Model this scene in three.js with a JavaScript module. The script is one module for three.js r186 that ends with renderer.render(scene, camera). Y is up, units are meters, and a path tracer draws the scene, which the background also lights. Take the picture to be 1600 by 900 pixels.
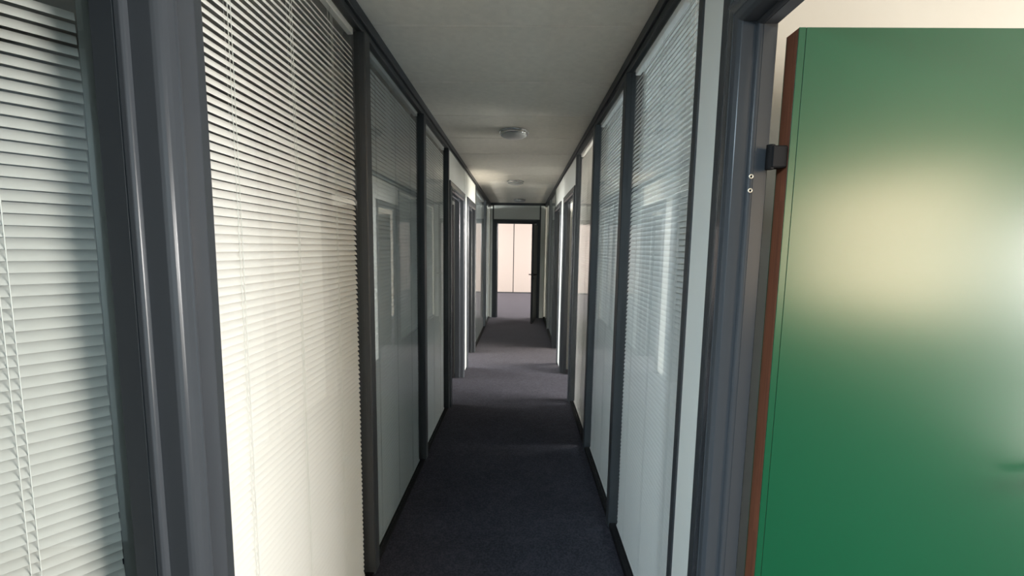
import * as THREE from 'three';
import { mergeGeometries, toCreasedNormals } from 'three/addons/utils/BufferGeometryUtils.js';
import { RectAreaLightUniformsLib } from 'three/addons/lights/RectAreaLightUniformsLib.js';

RectAreaLightUniformsLib.init();
const scene = new THREE.Scene();
const renderer = new THREE.WebGLRenderer();
renderer.toneMapping = THREE.LinearToneMapping;
renderer.shadowMap.enabled = true;

// ---------------------------------------------------------------- camera, sky, daylight, exposure
const EYE = 1.5479, XL = -0.6585, XR = 0.5129, H = 2.5, ENDZ = -8.80;
const camera = new THREE.PerspectiveCamera(71.2039, 16 / 9, 0.05, 100);
{
  const p = 0.1008, y = -0.0199, r = 0.0151, { sin, cos } = Math;
  const fwd = new THREE.Vector3(sin(y) * cos(p), -sin(p), -cos(y) * cos(p)), right = new THREE.Vector3(cos(y), 0, sin(y));
  const up = right.clone().cross(fwd);
  const r2 = right.clone().multiplyScalar(cos(r)).addScaledVector(up, sin(r)), u2 = up.clone().multiplyScalar(cos(r)).addScaledVector(right, -sin(r));
  camera.quaternion.setFromRotationMatrix(new THREE.Matrix4().makeBasis(r2, u2, fwd.clone().negate()));
  camera.position.set(0, EYE, 0);
}
renderer.toneMappingExposure = 1.12;
scene.background = new THREE.Color(2.2, 2.4, 2.7);

// daylight entering each outside window: a sky part looking down into the room and a ground part looking up
const DAY = [
  // position,            looking,       width, height, sky colour/strength,      ground colour/strength
  { at: [3.95, 0.98, -0.18], to: [-1, 0, 0], w: 1.55, h: 1.7, sky: [1.0, 0.97, 0.93], s: 56, ground: [1.0, 0.95, 0.86], g: 12 },    // near right room
  { at: [3.95, 1.64, 2.62], to: [-1, 0, 0], w: 2.2, h: 1.4, sky: [1.0, 0.74, 0.46], s: 18.5, ground: [1.0, 0.74, 0.46], g: 18.5 },     // near right room, second window
  { at: [3.95, 1.80, -3.80], to: [-1, 0, 0], w: 1.35, h: 0.8, sky: [1.0, 0.97, 0.93], s: 225, ground: [1.0, 0.95, 0.88], g: 40 },    // second right room
  { at: [3.95, 0.95, -5.85], to: [-1, 0, 0], w: 1.1, h: 1.6, sky: [1.0, 0.96, 0.90], s: 60, ground: [1.0, 0.92, 0.78], g: 84 },    // third right room
  { at: [3.95, 1.6, -11.2], to: [-1, 0, 0], w: 3.4, h: 1.7, sky: [1.0, 0.95, 0.92], s: 46, ground: [1.0, 0.93, 0.84], g: 4 },     // far room, right
  { at: [-3.95, 1.6, -11.2], to: [1, 0, 0], w: 3.4, h: 1.7, sky: [1.0, 0.92, 0.90], s: 41, ground: [1.0, 0.92, 0.84], g: 3 },     // far room, left
  { at: [-3.95, 1.55, -4.28], to: [1, 0, 0], w: 0.9, h: 1.4, sky: [0.92, 0.97, 1.0], s: 24, ground: [1.0, 0.96, 0.9], g: 30 },       // second left room
  { at: [-3.95, 1.55, -5.55], to: [1, 0, 0], w: 1.2, h: 1.4, sky: [0.92, 0.97, 1.0], s: 70, ground: [1.0, 0.96, 0.9], g: 70 },      // third left room
  { at: [3.95, 1.55, -2.25], to: [-1, 0, 0], w: 1.3, h: 1.4, sky: [0.74, 0.89, 1.0], s: 38, ground: [0.9, 0.96, 1.0], g: 4 },    // small room behind the right-hand blind
];
for (const d of DAY) {
  for (const [k, c, power, tilt] of [['sky', d.sky, d.s, -0.5], ['ground', d.ground, d.g, 0.5]]) {
    const l = new THREE.RectAreaLight(new THREE.Color(...c), power, d.w, d.h / 2);
    l.name = `window_light`;
    const n = new THREE.Vector3(...d.to), off = k === 'sky' ? d.h / 4 : -d.h / 4;
    l.position.set(d.at[0], d.at[1] + off, d.at[2]).addScaledVector(n, 0.22);
    l.lookAt(l.position.x + n.x, l.position.y + tilt, l.position.z + n.z);
    scene.add(l);
  }
}
// rooflight over the hall behind the camera
const ROOF = { x0: -1.55, x1: -0.58, z0: 0.56, z1: 2.5 };
{
  const l = new THREE.RectAreaLight(new THREE.Color(0.68, 0.87, 1.0), 47, ROOF.x1 - ROOF.x0 - 0.1, ROOF.z1 - ROOF.z0 - 0.1);
  l.name = 'rooflight'; l.position.set((ROOF.x0 + ROOF.x1) / 2, 2.52, (ROOF.z0 + ROOF.z1) / 2); l.lookAt(l.position.x, 0, l.position.z);
  scene.add(l);
}

// ---------------------------------------------------------------- helpers
let seed = 20240611;
const rnd = () => { seed = (seed * 1664525 + 1013904223) >>> 0; return seed / 4294967296; };
const used = new Map();
function numbered(name) { const n = used.get(name) ?? 0; used.set(name, n + 1); return n ? `${name}_${String(n).padStart(3, '0')}` : name; }
function group(name, [x, y, z] = [0, 0, 0], data = {}, parent = scene) {
  const g = new THREE.Group(); g.name = parent === scene ? numbered(name) : name; g.position.set(x, y, z); Object.assign(g.userData, data); parent.add(g); return g;
}
function mesh(name, geometry, material, parent = scene, [x, y, z] = [0, 0, 0], data = {}) {
  const m = new THREE.Mesh(geometry, material); m.name = parent === scene ? numbered(name) : name; m.position.set(x, y, z);
  m.castShadow = m.receiveShadow = true; Object.assign(m.userData, data); parent.add(m); return m;
}
const STRUCT = { kind: 'structure' };
// a box with chamfered edges, from its corner limits
function cbox(x0, x1, y0, y1, z0, z1, b = 0.002) {
  const w = x1 - x0, h = y1 - y0, d = z1 - z0; b = Math.min(b, w / 3, h / 3, d / 3);
  const P = [], N = [], U = [];
  const a = [w / 2, h / 2, d / 2], c = [(x0 + x1) / 2, (y0 + y1) / 2, (z0 + z1) / 2];
  const tri = (p, q, r, n) => {
    const e1 = q.map((v, i) => v - p[i]), e2 = r.map((v, i) => v - p[i]);
    const cr = [e1[1] * e2[2] - e1[2] * e2[1], e1[2] * e2[0] - e1[0] * e2[2], e1[0] * e2[1] - e1[1] * e2[0]];
    const pts = cr[0] * n[0] + cr[1] * n[1] + cr[2] * n[2] < 0 ? [p, r, q] : [p, q, r];
    const m = n.map(Math.abs), k = m.indexOf(Math.max(...m)), [ua, va] = k === 0 ? [2, 1] : k === 1 ? [0, 2] : [0, 1], l = Math.hypot(...n);
    for (const s of pts) { P.push(s[0] + c[0], s[1] + c[1], s[2] + c[2]); N.push(n[0] / l, n[1] / l, n[2] / l); U.push(s[ua] + c[ua], s[va] + c[va]); }
  };
  const pt = (k, s, t) => { const r = [0, 0, 0]; r[k] = s[k] * a[k]; for (const j of [0, 1, 2]) if (j !== k) r[j] = s[j] * (a[j] - b); return r; };
  for (const k of [0, 1, 2]) for (const s of [-1, 1]) {
    const [i, j] = [0, 1, 2].filter((q) => q !== k), v = (si, sj) => { const q = [0, 0, 0]; q[k] = s; q[i] = si; q[j] = sj; return pt(k, q); };
    const n = [0, 0, 0]; n[k] = s;
    tri(v(-1, -1), v(1, -1), v(1, 1), n); tri(v(-1, -1), v(1, 1), v(-1, 1), n);
  }
  for (const k of [0, 1, 2]) { // edges that run along axis k
    const [i, j] = [0, 1, 2].filter((q) => q !== k);
    for (const si of [-1, 1]) for (const sj of [-1, 1]) {
      const e = (face, t) => { const q = [0, 0, 0]; q[i] = si; q[j] = sj; q[k] = t; return pt(face, q); };
      const n = [0, 0, 0]; n[i] = si; n[j] = sj;
      tri(e(i, -1), e(i, 1), e(j, 1), n); tri(e(i, -1), e(j, 1), e(j, -1), n);
    }
  }
  for (const s0 of [-1, 1]) for (const s1 of [-1, 1]) for (const s2 of [-1, 1]) { const q = [s0, s1, s2]; tri(pt(0, q), pt(1, q), pt(2, q), q); }
  const g = new THREE.BufferGeometry();
  g.setAttribute('position', new THREE.Float32BufferAttribute(P, 3)); g.setAttribute('normal', new THREE.Float32BufferAttribute(N, 3)); g.setAttribute('uv', new THREE.Float32BufferAttribute(U, 2));
  return g;
}

// ---------------------------------------------------------------- textures and materials
function noiseTex(n, f, srgb) {
  const data = new Uint8Array(n * n * 4);
  for (let y = 0; y < n; y++) for (let x = 0; x < n; x++) { const c = f(x, y); data.set([...c.map((v) => Math.max(0, Math.min(255, Math.round(v)))), 255], (y * n + x) * 4); }
  const t = new THREE.DataTexture(data, n, n); t.wrapS = t.wrapT = THREE.RepeatWrapping; t.magFilter = THREE.LinearFilter; t.minFilter = THREE.LinearFilter;
  if (srgb) t.colorSpace = THREE.SRGBColorSpace; t.needsUpdate = true; return t;
}
function valueNoise(cells) { // tileable
  const g = Array.from({ length: cells * cells }, rnd), s = (t) => t * t * (3 - 2 * t);
  return (u, v) => {
    const x = u * cells, y = v * cells, ix = Math.floor(x), iy = Math.floor(y), fx = s(x - ix), fy = s(y - iy), at = (i, j) => g[(((j % cells) + cells) % cells) * cells + (((i % cells) + cells) % cells)];
    return (at(ix, iy) * (1 - fx) + at(ix + 1, iy) * fx) * (1 - fy) + (at(ix, iy + 1) * (1 - fx) + at(ix + 1, iy + 1) * fx) * fy;
  };
}
const nA = valueNoise(6), nB = valueNoise(23), nC = valueNoise(128);
const carpetMap = noiseTex(512, (x, y) => { const u = x / 512, v = y / 512, k = 0.80 + 0.10 * nA(u, v) + 0.12 * nB(u, v) + 0.40 * nC(u, v) + 0.40 * (rnd() - 0.5); return [41 * k, 41 * k, 47 * k]; }, true);
const carpetBump = noiseTex(512, (x, y) => { const k = 128 + 90 * (nC(x / 512, y / 512) - 0.5) + 80 * (rnd() - 0.5); return [k, k, k]; });
carpetMap.repeat.set(1 / 0.9, 1 / 0.9); carpetBump.repeat.set(1 / 0.9, 1 / 0.9);
const tileMap = noiseTex(512, (x, y) => { const u = x / 512, v = y / 512, k = 0.965 + 0.03 * (nB(u, v) - 0.5) + 0.05 * (rnd() - 0.5) - (rnd() < 0.02 ? 0.07 : 0); return [240 * k, 233 * k, 221 * k]; }, true);
const tileBump = noiseTex(512, (x, y) => { const k = 140 + 60 * (nC(x / 512, y / 512) - 0.5) + 60 * (rnd() - 0.5) - (rnd() < 0.02 ? 80 : 0); return [k, k, k]; });
tileMap.repeat.set(1 / 0.5, 1 / 0.5); tileBump.repeat.set(1 / 0.5, 1 / 0.5);
const skinBump = noiseTex(256, (x, y) => { const k = 128 + 60 * (nC(x / 256, y / 256) - 0.5) + 40 * (rnd() - 0.5); return [k, k, k]; });
skinBump.repeat.set(1 / 0.16, 1 / 0.16);
const woodMap = noiseTex(256, (x, y) => { const u = x / 256, v = y / 256, k = 0.8 + 0.25 * nB(u * 3 % 1, v * 0.2 % 1) + 0.15 * nC(u, v * 0.1 % 1); return [108 * k, 64 * k, 44 * k]; }, true);
woodMap.repeat.set(6, 1.2);

const std = (o) => new THREE.MeshStandardMaterial(o);
const phys = (o) => new THREE.MeshPhysicalMaterial(o);
const lin = (r, g, b) => new THREE.Color().setRGB(r, g, b);
const M = {
  bead: std({ color: lin(0.20, 0.20, 0.185), roughness: 0.3, metalness: 0.3 }),
  farPanel: std({ color: lin(0.39, 0.34, 0.305), bumpMap: skinBump, bumpScale: 0.00006, roughness: 0.5 }),
  carpet: phys({ map: carpetMap, bumpMap: carpetBump, bumpScale: 0.003, roughness: 1, specularIntensity: 0.3, sheen: 0.7, sheenColor: lin(0.55, 0.5, 0.55), sheenRoughness: 0.5 }),
  tile: std({ map: tileMap, bumpMap: tileBump, bumpScale: 0.0006, roughness: 0.95 }),
  plaster: std({ color: lin(0.42, 0.41, 0.375), bumpMap: skinBump, bumpScale: 0.0002, roughness: 0.85 }),
  laminate: std({ color: lin(0.66, 0.68, 0.65), bumpMap: skinBump, bumpScale: 0.00006, roughness: 0.42 }),
  frame: phys({ color: lin(0.052, 0.057, 0.064), roughness: 0.24, specularIntensity: 0.6 }),
  rail: std({ color: lin(0.030, 0.034, 0.038), roughness: 0.45 }),
  glass: phys({ color: lin(0.976, 0.984, 0.980), transmission: 1, thickness: 0, roughness: 0.0, ior: 1.5, specularIntensity: 0.6 }),
  slatWhite: phys({ color: lin(0.82, 0.82, 0.81), roughness: 1, transmission: 0.3, thickness: 0 }),
  slat: std({ color: lin(0.82, 0.785, 0.74), roughness: 0.42 }),
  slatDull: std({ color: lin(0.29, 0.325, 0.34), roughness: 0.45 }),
  slatGrey: std({ color: lin(0.54, 0.525, 0.485), roughness: 0.42 }),
  slatPale: std({ color: lin(0.64, 0.67, 0.68), roughness: 0.45 }),
  cord: std({ color: lin(0.75, 0.75, 0.70), roughness: 0.8 }),
  green: std({ color: lin(0.003, 0.060, 0.026), roughness: 0.265, bumpMap: skinBump, bumpScale: 0.00006 }),
  wood: std({ map: woodMap, roughness: 0.6 }),
  darkLeaf: std({ color: lin(0.014, 0.013, 0.014), roughness: 0.45 }),
  black: phys({ color: lin(0.008, 0.008, 0.009), roughness: 0.7, specularIntensity: 0.25 }),
  chrome: std({ color: lin(0.62, 0.62, 0.62), metalness: 1, roughness: 0.16 }),
  steel: std({ color: lin(0.66, 0.65, 0.60), metalness: 0.7, roughness: 0.35 }),
  opal: std({ color: lin(0.46, 0.46, 0.44), roughness: 0.35 }),
  windowFrame: std({ color: lin(0.6, 0.6, 0.58), roughness: 0.4 }),
};

// ---------------------------------------------------------------- floor, ceilings, shell
const T = 0.09, RL = XL - T, RR = XR + T; // partition thickness, room faces
mesh('floor', cbox(-4.1, 4.1, -0.06, 0, -13.8, 7.0, 0), M.carpet, scene, [0, 0, 0], STRUCT);
{
  const c = group('ceiling', [0, 0, 0], STRUCT);
  for (const [x0, x1, z0, z1] of [[-4.1, 4.1, -13.8, ROOF.z0], [-4.1, 4.1, ROOF.z1, 7.0], [-4.1, ROOF.x0, ROOF.z0, ROOF.z1], [ROOF.x1, 4.1, ROOF.z0, ROOF.z1]]) mesh('slab', cbox(x0, x1, 2.53, 2.62, z0, z1, 0), M.plaster, c);
  for (const [x0, x1, z0, z1] of [[-4.1, XL - 0.02, ENDZ, ROOF.z0], [XR + 0.02, 4.1, ENDZ, 7.0], [-4.1, 4.1, -13.8, ENDZ - 0.05], [-4.1, XR + 0.02, ROOF.z1, 5.1], [-4.1, ROOF.x0, ROOF.z0, ROOF.z1], [ROOF.x1, XR + 0.02, 0.557, ROOF.z1]]) mesh('room_ceiling', cbox(x0, x1, 2.5, 2.53, z0, z1, 0), M.plaster, c);
  for (let k = -4; k < 12; k++) { // strips of mineral tile, 0.6 m long, bevelled joints
    const a = -1.8437 - k * 0.6, b = Math.max(a - 0.6, ENDZ + 0.002);
    if (a <= b + 0.01) break;
    mesh('ceiling_tile', cbox(XL - 0.019, XR + 0.019, 2.5, 2.529, b + 0.0022, a - 0.0022, 0.005), M.tile, c, [0, (rnd() - 0.5) * 0.0015, 0]);
  }
}
function wallWithWindow(name, axis, at, thick, a0, a1, win) { // a wall along z (axis 'x') or along x (axis 'z') with an optional opening
  const g = group(name, [0, 0, 0], STRUCT);
  const put = (b0, b1, y0, y1) => { if (b1 - b0 > 1e-3 && y1 - y0 > 1e-3) mesh('wall_section', axis === 'x' ? cbox(at, at + thick, y0, y1, b0, b1, 0) : cbox(b0, b1, y0, y1, at, at + thick, 0), M.plaster, g); };
  if (!win) put(a0, a1, 0, 2.5);
  else { const [w0, w1, y0, y1] = win; put(a0, w0, 0, 2.5); put(w1, a1, 0, 2.5); put(w0, w1, 0, y0); put(w0, w1, y1, 2.5); }
  return g;
}
let wn = 1;
function outsideWindow(d) {
  const g = group(`window_${wn++}`, [d.at[0], d.at[1] - d.h / 2, d.at[2]], STRUCT);
  g.rotation.y = Math.atan2(d.to[0], d.to[2]);
  const w = d.w / 2, h = d.h;
  for (const [x0, x1, y0, y1] of [[-w, w, 0, 0.05], [-w, w, h - 0.05, h], [-w, -w + 0.05, 0.05, h - 0.05], [w - 0.05, w, 0.05, h - 0.05], [-0.03, 0.03, 0.05, h - 0.05]]) mesh('window_frame', cbox(x0, x1, y0, y1, -0.03, 0.03, 0.004), M.windowFrame, g);
  for (const [x0, x1] of [[-w + 0.05, -0.03], [0.03, w - 0.05]]) mesh('glass_pane', cbox(x0, x1, 0.05, h - 0.05, -0.003, 0.003, 0), M.glass, g);
}
{ // rooflight: kerb and a pane of glass
  const g = group(`window_${wn++}`, [0, 2.5, 0], STRUCT), { x0, x1, z0, z1 } = ROOF;
  for (const [a, b, c, d] of [[x0, x0 + 0.04, z0, z1], [x1 - 0.04, x1, z0, z1], [x0 + 0.04, x1 - 0.04, z0, z0 + 0.04], [x0 + 0.04, x1 - 0.04, z1 - 0.04, z1]]) mesh('window_frame', cbox(a, b, 0, 0.16, c, d, 0.003), M.windowFrame, g);
  mesh('glass_pane', cbox(x0 + 0.02, x1 - 0.02, 0.15, 0.156, z0 + 0.02, z1 - 0.02, 0), M.glass, g);
}
const wwin = (d, ax) => [d.at[ax] - d.w / 2, d.at[ax] + d.w / 2, d.at[1] - d.h / 2, d.at[1] + d.h / 2];
wallWithWindow('wall_right_outside', 'x', 3.9, 0.2, -1.46, 1.2, wwin(DAY[0], 2));
wallWithWindow('wall_right_outside', 'x', 3.9, 0.2, 1.2, 7.0, wwin(DAY[1], 2));
wallWithWindow('wall_right_outside', 'x', 3.9, 0.2, -5.1, -3.0, wwin(DAY[2], 2));
wallWithWindow('wall_right_outside', 'x', 3.9, 0.2, -3.0, -1.46, wwin(DAY[8], 2));
wallWithWindow('wall_right_outside', 'x', 3.9, 0.2, ENDZ, -5.1, wwin(DAY[3], 2));
wallWithWindow('wall_right_outside', 'x', 3.9, 0.2, -13.8, ENDZ, wwin(DAY[4], 2));
wallWithWindow('wall_left_outside', 'x', -4.1, 0.2, -13.8, ENDZ, wwin(DAY[5], 2));
wallWithWindow('wall_left_outside', 'x', -4.1, 0.2, -4.83, -3.71, wwin(DAY[6], 2));
wallWithWindow('wall_left_outside', 'x', -4.1, 0.2, ENDZ, -4.83, wwin(DAY[7], 2));
wallWithWindow('wall_left_outside', 'x', -4.1, 0.2, -3.71, 5.1);
wallWithWindow('wall_back', 'z', 3.4, 0.2, -3.9, RR);
for (const d of DAY) outsideWindow(d);
for (const [x0, x1, z] of [[RR, 3.9, -1.50], [RR, 3.9, -3.04], [RR, 3.9, -5.14], [RR, 3.9, 6.8], [-3.9, RL, -2.34], [-3.9, RL, -3.75], [-3.9, RL, -4.87], [-3.9, RL, 0.13]]) wallWithWindow('wall_between_rooms', 'z', z, 0.08, x0, x1);
mesh('wall_return', cbox(1.53, 1.61, 0, 1.98, -1.42, -0.98, 0.002), M.plaster, scene, [0, 0, 0], STRUCT); // low return that the opened door stands against
wallWithWindow('wall_right_hall', 'x', XR, T, 0.9, 6.8);

// far room: pale panels with dark joints and a low dark skirting
{
  const g = group('wall_far', [0, 0, 0], STRUCT), z = -13.6;
  mesh('backing', cbox(-4.1, 4.1, 0, 2.5, z - 0.2, z - 0.02, 0), M.rail, g);
  for (let k = -4; k < 5; k++) { const x = -0.233 + k * 1.2, a = Math.max(x + 0.014, -3.9), b = Math.min(x + 1.186, 3.9); if (b > a) mesh('wall_panel', cbox(a, b, 0.035, 2.5, z - 0.02, z, 0.002), M.farPanel, g); }
  mesh('skirting', cbox(-3.9, 3.9, 0, 0.034, z - 0.02, z + 0.004, 0.002), M.rail, g);
}

// ---------------------------------------------------------------- door frames
const arc = (cx, cy, r, a0, a1, n) => Array.from({ length: n + 1 }, (_, i) => { const t = THREE.MathUtils.degToRad(a0 + ((a1 - a0) * i) / n); return [cx + r * Math.cos(t), cy + r * Math.sin(t)]; });
// across the frame: u from the outer edge towards the opening, v out of the corridor face
const FW = 0.1045;
const PROFILE = [
  [0, -0.03], [0, 0.008], [0.002, 0.010], [0.042, 0.010], [0.0440, 0.0128], [0.0465, 0.0145], [0.0515, 0.0145], [0.0535, 0.0125], [0.0605, 0.0125], [0.0622, 0.0145],
  ...arc(0.0690, -0.0075, 0.0220, 90, 0, 12), [0.0910, -0.034],
  ...arc(0.0945, -0.0470, 0.0100, 105, 0, 6), [0.1045, -0.0505], [0.1030, -0.0510], [0.1030, -0.0535], [0.1045, -0.0540],
  [0.1045, -0.094], [0.1020, -0.097], [0.02, -0.097], [0, -0.095], [0, -0.07],
];
function frameParts(parent, a, b, top, put, size = 1, material = M.frame) { // a, b: outer limits along the wall; put(along, y, v) -> point
  const ring = (k) => PROFILE.map(([u, v]) => [u * size, v * size]).map(([u, v]) => [[a + u, 0, v], [a + u, top - u, v], [b - u, top - u, v], [b - u, 0, v]][k]);
  for (const [k, name] of [[0, 'jamb'], [1, 'header'], [2, 'jamb']]) {
    const r0 = ring(k), r1 = ring(k + 1), P = [], U = [];
    let len = 0;
    for (let i = 0; i + 1 < r0.length; i++) {
      const l2 = len + Math.hypot(PROFILE[i + 1][0] - PROFILE[i][0], PROFILE[i + 1][1] - PROFILE[i][1]);
      for (const [p, u, q] of [[r0[i], len, 0], [r1[i], len, 1], [r1[i + 1], l2, 1], [r0[i], len, 0], [r1[i + 1], l2, 1], [r0[i + 1], l2, 0]]) { P.push(...put(...p)); U.push(u, q ? 2 : 0); }
      len = l2;
    }
    let g = new THREE.BufferGeometry();
    g.setAttribute('position', new THREE.Float32BufferAttribute(P, 3)); g.setAttribute('uv', new THREE.Float32BufferAttribute(U, 2));
    g.computeVertexNormals(); g = toCreasedNormals(g, 0.6);
    // face outwards: flip when the first corridor-side face looks into the wall
    mesh(name, g, material, parent);
  }
}
const leftPut = (z, y, v) => [XL + v, y, z], rightPut = (z, y, v) => [XR - v, y, z], endPut = (x, y, v) => [x, y, ENDZ + v];

// ---------------------------------------------------------------- corridor partitions
const RAILT = 2.425; // underside of the top rail
const wallL = group('wall_left', [0, 0, 0], STRUCT), wallR = group('wall_right', [0, 0, 0], STRUCT), wallE = group('wall_end', [0, 0, 0], STRUCT);
const side = (s) => (s === 'L' ? { g: wallL, f: XL, o: -1, r: RL } : { g: wallR, f: XR, o: 1, r: RR });
function slab(s, name, material, z0, z1, y0, y1, inset = 0, b = 0.002) { // part of a corridor wall, inset from both faces
  const { g, f, o, r } = side(s), xa = f + o * inset, xb = r - o * inset;
  return mesh(name, cbox(Math.min(xa, xb), Math.max(xa, xb), y0, y1, z0, z1, b), material, g);
}
for (const s of ['L', 'R']) {
  slab(s, 'top_rail', M.rail, ENDZ + 0.001, s === 'L' ? 0.21 : 0.9, 2.455, 2.5);
  slab(s, 'top_rail', M.rail, ENDZ + 0.001, s === 'L' ? 0.21 : 0.9, RAILT, 2.455, 0.012);
}
let glazed = 20;
function bay(s, z0, z1) { // glazed bay with two panes, z0 far < z1 near
  const { f, o } = side(s);
  const rail = s === 'L' ? 0.014 : 0.03;
  slab(s, 'bottom_rail', M.black, z0, z1, 0, rail, 0.006);
  const g = group(`window_${glazed++}`, [f, rail, (z0 + z1) / 2], STRUCT), w = (z1 - z0) / 2, h = RAILT - rail;
  for (const x of [0.024, 0.07]) mesh('glass_pane', cbox(Math.min(o * x, o * (x + 0.004)), Math.max(o * x, o * (x + 0.004)), 0, h, -w, w, 0), M.glass, g);
}
const post = (s, z0, z1) => slab(s, 'post', M.rail, z0, z1, 0, RAILT, 0, 0.004);
const filler = (s, z0, z1) => slab(s, 'filler_panel', M.laminate, z0, z1, 0.03, RAILT, 0.003);
const DT = 2.15; // outer top of a door frame
function doorway(s, z0, z1) {
  const { g } = side(s);
  frameParts(g, z0, z1, DT, s === 'L' ? leftPut : rightPut, s === 'L' ? 1 : 0.76);
  slab(s, 'transom_panel', M.laminate, z0, z1, DT + 0.001, RAILT, 0.006);
}
// left, from the hall inwards
post('L', 0.17, 0.21);
doorway('L', -0.828, 0.17); post('L', -0.863, -0.828);
bay('L', -1.74, -0.863); post('L', -1.80, -1.74);
bay('L', -2.76, -1.80); post('L', -2.827, -2.76);
bay('L', -3.69, -2.827); post('L', -3.73, -3.69);
doorway('L', -4.72, -3.73); filler('L', -4.95, -4.72); doorway('L', -5.87, -4.95); post('L', -5.93, -5.87);
bay('L', -7.70, -5.93); post('L', -7.77, -7.70); bay('L', ENDZ + 0.001, -7.77);
// right
slab('R', 'solid_panel', M.laminate, -0.07, 0.9, 0, RAILT, 0.003);
doorway('R', -1.077, -0.07); post('R', -1.122, -1.077); filler('R', -1.24, -1.122); post('R', -1.277, -1.24);
bay('R', -2.11, -1.277); post('R', -2.17, -2.11);
bay('R', -2.97, -2.17); post('R', -3.035, -2.97);
bay('R', -3.90, -3.035); post('R', -3.95, -3.90);
doorway('R', -4.95, -3.95); filler('R', -5.25, -4.95); doorway('R', -6.22, -5.25); post('R', -6.28, -6.22);
bay('R', -7.5, -6.28); post('R', -7.56, -7.5); bay('R', ENDZ + 0.001, -7.56);
// end of the corridor
{
  const z0 = ENDZ - T, z1 = ENDZ, b = (n, m, x0, x1, y0, y1, i = 0) => mesh(n, cbox(x0, x1, y0, y1, z0 + i, z1 - i, 0.002), m, wallE);
  b('top_rail', M.rail, XL, XR, 2.445, 2.5);
  b('filler_panel', M.laminate, XL, -0.60, 0, 2.445, 0.003);
  b('filler_panel', M.laminate, 0.42, XR, 0, 2.445, 0.003);
  b('post', M.rail, -0.62, -0.59, 0, 2.445, 0.002); b('post', M.rail, 0.40, 0.43, 0, 2.445, 0.002);
  b('transom_panel', M.laminate, -0.59, 0.40, 2.15, 2.445, 0.006);
  b('wall_section', M.plaster, -3.9, XL, 0, 2.5, 0); b('wall_section', M.plaster, XR, 3.9, 0, 2.5, 0);
  frameParts(wallE, -0.59, 0.40, 2.15, endPut, 0.9);
}

// ---------------------------------------------------------------- doors
function lever(parent, x, y, z, dirx, out) { // rose, neck and lever on a leaf face: dirx along the leaf, out its face normal along z
  const h = group('handle', [x, y, z], {}, parent);
  const rose = new THREE.CylinderGeometry(0.026, 0.027, 0.008, 24); rose.rotateX(Math.PI / 2); mesh('rose', rose, M.black, h, [0, 0, out * 0.004]);
  const path = new THREE.CatmullRomCurve3([[0, 0, 0.006], [0, 0, 0.035], [dirx * 0.008, 0, 0.048], [dirx * 0.03, 0, 0.052], [dirx * 0.125, -0.004, 0.05]].map(([a, b, c]) => new THREE.Vector3(a, b, out * c)));
  mesh('lever', new THREE.TubeGeometry(path, 24, 0.0095, 10), M.black, h);
  const k = new THREE.CylinderGeometry(0.02, 0.021, 0.006, 20); k.rotateX(Math.PI / 2); mesh('keyhole_plate', k, M.black, h, [0, -0.075, out * 0.003]);
}
let dn = 1;
// a flush leaf: hinge edge at the group's origin, leaf along +x, corridor-side face towards +z
function leaf(pos, turn, w, face, edge, label, h = 2.018) {
  const g = group(`door_${dn++}`, pos, { ...STRUCT, label, category: 'door' }); g.rotation.y = turn;
  mesh('core', cbox(0, w, 0.008, h, -0.042, -0.0015, 0.001), edge, g, [0, 0, 0], { label: 'brown wooden edge of the leaf' });
  mesh('edge_strip', cbox(0.0, 0.0155, 0.008, h, -0.0015, 0.0006, 0.0005), face, g);
  mesh('face_panel', cbox(0.0165, w, 0.008, h, -0.0015, 0.0006, 0.0005), face, g);
  mesh('face_panel', cbox(0, w, 0.008, h, -0.0435, -0.042, 0.0005), face, g);
  lever(g, w - 0.065, 1.005, 0.0006, -1, 1); lever(g, w - 0.065, 1.005, -0.0435, -1, -1);
  return g;
}
function hinge(parent, y, x = 0, z = 0) {
  const hg = group('hinge', [x, y, z], {}, parent);
  const k = new THREE.CylinderGeometry(0.009, 0.009, 0.056, 16); mesh('knuckle', k, M.black, hg, [-0.034, 0, -0.014]);
  mesh('hinge_plate', cbox(-0.036, 0.0, -0.025, 0.025, -0.030, -0.002, 0.003), M.black, hg);
}
{
  const g = leaf([0.612, 0, -0.963], 0, 0.86, M.green, M.wood, 'green door leaf with a brown wooden edge standing open on the right', 2.045);
  for (const y of [1.766, 0.25]) hinge(g, y);
  for (const y of [1.725, 1.692]) { // screw rings on the right jamb
    const t = new THREE.TorusGeometry(0.0042, 0.0018, 8, 20); mesh('screw_ring', t, M.steel, wallR, [0.548, y, -1.077 + FW * 0.76 + 0.0012]);
    const s = new THREE.CylinderGeometry(0.0026, 0.0026, 0.002, 12); s.rotateX(Math.PI / 2); mesh('screw_head', s, M.black, wallR, [0.548, y, -1.077 + FW * 0.76 + 0.001]);
  }
  leaf([0.615, 0, -4.82], 0, 0.83, M.darkLeaf, M.darkLeaf, 'dark door leaf standing open in the second doorway of the right wall');
  leaf([0.615, 0, -6.09], 0, 0.80, M.darkLeaf, M.darkLeaf, 'dark door leaf standing open in the farthest doorway of the right wall');
  const mirror = (z, w, label) => { const l = leaf([-0.762, 0, z], Math.PI, w, M.darkLeaf, M.darkLeaf, label); l.position.z = z - 0.043; };
  mirror(-4.59, 0.8, 'dark door leaf standing open in the nearer of the two dark doorways of the left wall');
  mirror(-5.74, 0.8, 'dark door leaf standing open in the farther of the two dark doorways of the left wall');
  leaf([0.322, 0, -8.785], THREE.MathUtils.degToRad(-98), 0.74, M.darkLeaf, M.darkLeaf, 'dark door leaf opened into the corridor at its far end');
}

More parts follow.
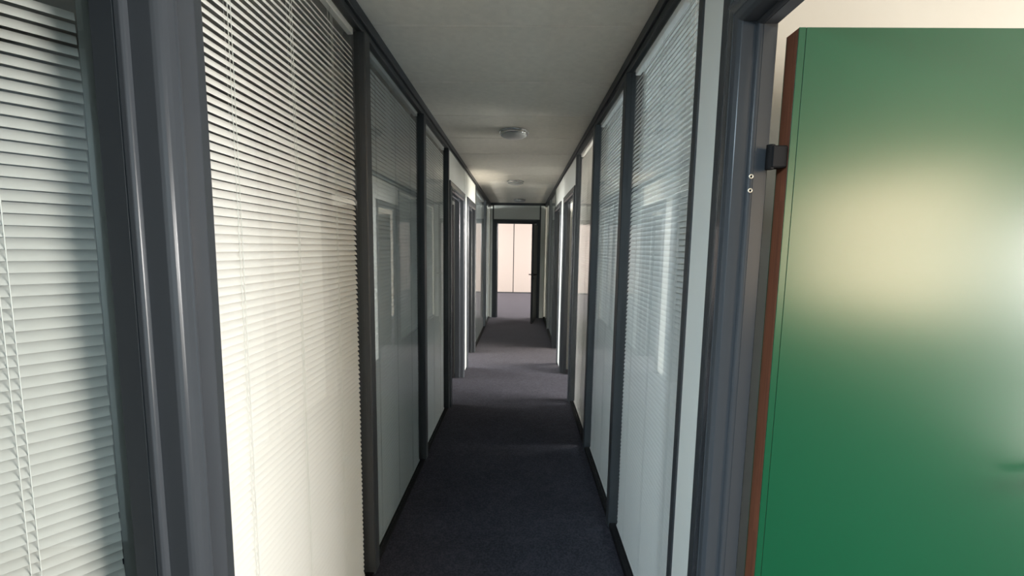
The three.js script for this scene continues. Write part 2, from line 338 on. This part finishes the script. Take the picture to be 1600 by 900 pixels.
// ---------------------------------------------------------------- venetian blinds
const PITCH = 0.0208;
function slatGeometry(length, tilt, n = 6) {
  const t = THREE.MathUtils.degToRad(tilt), pts = [], hw = 0.0125, dx = Math.cos(t), dy = -Math.sin(t), nx = Math.sin(t), ny = Math.cos(t);
  for (const off of [0.00025, -0.00025]) { const row = []; for (let i = 0; i <= n; i++) { const s = (i / n) * 2 - 1, c = 0.0022 * (1 - s * s) + off; row.push([s * hw * dx + c * nx, s * hw * dy + c * ny]); } pts.push(row); }
  const P = [], N = [];
  const quad = (a, b, na, nb) => { const z = length / 2; for (const [p, zz, nn] of [[a, -z, na], [a, z, na], [b, z, nb], [a, -z, na], [b, z, nb], [b, -z, nb]]) { P.push(p[0], p[1], zz); N.push(...nn, 0); } };
  const nor = (i, sg) => { const s = (i / n) * 2 - 1, k = -2 * s * 0.0022 / hw, l = Math.hypot(1, k); return [sg * (nx - k * dx) / l, sg * (ny - k * dy) / l]; };
  for (let i = 0; i < n; i++) { quad(pts[0][i], pts[0][i + 1], nor(i, 1), nor(i + 1, 1)); quad(pts[1][i + 1], pts[1][i], nor(i + 1, -1), nor(i, -1)); }
  quad(pts[0][n], pts[1][n], [dx, dy], [dx, dy]); quad(pts[1][0], pts[0][0], [-dx, -dy], [-dx, -dy]);
  const g = new THREE.BufferGeometry();
  g.setAttribute('position', new THREE.Float32BufferAttribute(P, 3)); g.setAttribute('normal', new THREE.Float32BufferAttribute(N, 3)); g.setAttribute('uv', new THREE.Float32BufferAttribute(P.map((_, i) => i).filter((i) => i % 3 === 0).flatMap((i) => [P[i + 2], P[i]]), 2));
  return g;
}
// origin at the middle of the blind's foot; slats along z, corridor side towards +x
function blind(pos, turn, length, height, tilt, label, single, material = M.slat, ladders = [-0.33, 0, 0.33], grp = 'venetian blinds in the glazed corridor walls') {
  const g = group('venetian_blind', pos, { label, category: 'blind', group: grp }); g.rotation.y = turn;
  const z = length / 2, top = height;
  mesh('head_rail', cbox(-0.012, 0.012, top - 0.026, top, -z, z, 0.002), material, g);
  mesh('bottom_rail', cbox(-0.010, 0.010, 0, 0.012, -z, z, 0.003), material, g);
  const geo = slatGeometry(length, tilt), n = Math.floor((top - 0.04 - 0.02) / PITCH);
  if (single) for (let i = 0; i < n; i++) { const m = mesh('slat', geo, material, g, [(rnd() - 0.5) * 0.0006, 0.024 + i * PITCH, (rnd() - 0.5) * 0.003]); m.rotation.z = (rnd() - 0.5) * 0.035; }
  else mesh('slats', mergeGeometries(Array.from({ length: n }, (_, i) => geo.clone().rotateZ((rnd() - 0.5) * 0.03).translate(0, 0.024 + i * PITCH, (rnd() - 0.5) * 0.003))), material, g, [0, 0, 0], { kind: 'stuff' });
  const t = THREE.MathUtils.degToRad(tilt), e = 0.0125 * Math.cos(t) + 0.0012;
  for (const k of ladders) {
    const c = [];
    for (const [x, dz] of [[e, 0], [-e, 0.0], [e + 0.0006, 0.012]]) { const q = new THREE.CylinderGeometry(0.0007, 0.0007, top - 0.03, 5, 1); q.translate(x, (top - 0.03) / 2 + 0.008, k * length + dz); c.push(q); }
    for (let i = 0; i < n; i++) { const q = new THREE.CylinderGeometry(0.0005, 0.0005, 0.026, 4, 1); q.rotateZ(Math.PI / 2 - t); q.translate(0, 0.024 + i * PITCH - 0.0012, k * length); c.push(q); }
    mesh('ladder_cord', mergeGeometries(c), material === M.slat || material === M.slatGrey ? M.cord : material, g);
  }
  return g;
}
const BX = 0.049;
const onLeft = (z0, z1, tilt, label, single, mat, lad) => blind([XL - BX, 0.016, (z0 + z1) / 2], 0, z1 - z0 - 0.05, RAILT - 0.018, tilt, label, single, mat, lad);
const onRight = (z0, z1, tilt, label, single, mat, lad) => blind([XR + BX, 0.032, (z0 + z1) / 2], Math.PI, z1 - z0 - 0.05, RAILT - 0.034, tilt, label, single, mat, lad);
onLeft(-1.74, -0.80, 55, 'large bright cream blind right of the rounded dark door post', true, M.slat, [0.30, 0, -0.30]);
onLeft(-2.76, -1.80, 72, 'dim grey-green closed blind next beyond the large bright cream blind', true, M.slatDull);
onLeft(-3.69, -2.827, 70, 'pale grey closed blind just before the first dark doorway on the left', true, M.slatPale);
onRight(-2.11, -1.277, 60, 'nearest blind on the right wall, behind glass beside the narrow pale panel', true, M.slatWhite);
onRight(-2.97, -2.17, 68, 'bluish white blind in the middle bay of the right wall', true, M.slatWhite);
onRight(-3.90, -3.035, 80, 'narrow looking blind beside the first dark doorway of the right wall', true, M.slat);
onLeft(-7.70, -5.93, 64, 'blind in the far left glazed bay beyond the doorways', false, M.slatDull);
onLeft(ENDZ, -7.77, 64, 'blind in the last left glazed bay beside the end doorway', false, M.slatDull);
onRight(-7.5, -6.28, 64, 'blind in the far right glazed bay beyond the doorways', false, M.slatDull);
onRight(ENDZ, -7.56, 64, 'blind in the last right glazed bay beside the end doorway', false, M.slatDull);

// ---------------------------------------------------------------- glazed door leaf, ajar, at the left edge
{
  const w = 0.83, h = 2.05, a = THREE.MathUtils.degToRad(40);
  const g = group(`door_${dn++}`, [-0.762, 0, -0.815], { ...STRUCT, label: 'glazed door leaf with a blind behind its glass, ajar at the left edge', category: 'door' });
  // local +z runs from the hinge along the leaf, local +x is the corridor face
  g.rotation.y = -a;
  for (const [z0, z1, y0, y1] of [[0, 0.038, 0.008, h], [w - 0.06, w, 0.008, h], [0.038, w - 0.06, 0.008, 0.12], [0.038, w - 0.06, h - 0.025, h]]) mesh('leaf_frame', cbox(-0.04, 0, y0, y1, z0, z1, 0.002), M.frame, g);
  mesh('glazing_bead', cbox(-0.034, -0.0312, 0.12, h - 0.025, 0.038, 0.075, 0.0008), M.bead, g);
  for (const x of [-0.006, -0.036]) mesh('glass_pane', cbox(x - 0.0015, x + 0.0015, 0.12, h - 0.025, 0.038, w - 0.06, 0), M.glass, g);
  const b = blind([0, 0, 0], -a, w - 0.06 - 0.038 - 0.05, h - 0.025 - 0.12 - 0.006, 52, 'cream blind inside the door leaf at the left edge of the picture', true, M.slatGrey, [-0.34, 0.1, 0.4]);
  b.position.set(-0.021, 0.124, (0.038 + w - 0.06) / 2 + 0.014).applyAxisAngle(new THREE.Vector3(0, 1, 0), -a).add(g.position);
}

// ---------------------------------------------------------------- round ceiling fittings
function ceilingFitting(x, z, label) {
  const g = group('ceiling_light', [x, H, z], { label, category: 'ceiling light', group: 'round ceiling lights along the corridor' });
  const L = (pts, n = 64) => new THREE.LatheGeometry(pts.map(([a, b]) => new THREE.Vector2(a, b)), n);
  mesh('base_ring', L([[0.118, 0.0], [0.124, -0.003], [0.125, -0.008], [0.122, -0.014], [0.116, -0.016], [0.112, -0.015]]), M.chrome, g);
  mesh('side_band', L([[0.114, -0.012], [0.115, -0.028], [0.112, -0.033], [0.104, -0.034]]), M.chrome, g);
  mesh('diffuser', L([[0.106, -0.031], [0.105, -0.036], [0.09, -0.046], [0.06, -0.053], [0.03, -0.056], [0, -0.0565]]), M.opal, g);
}
ceilingFitting(-0.072, -3.43, 'nearest and largest round light on the corridor ceiling');
ceilingFitting(-0.09, -5.94, 'round light with a glinting rim in the lit strip of ceiling');
ceilingFitting(-0.035, -8.15, 'farthest and smallest round light on the ceiling, close to the end wall');

renderer.render(scene, camera);
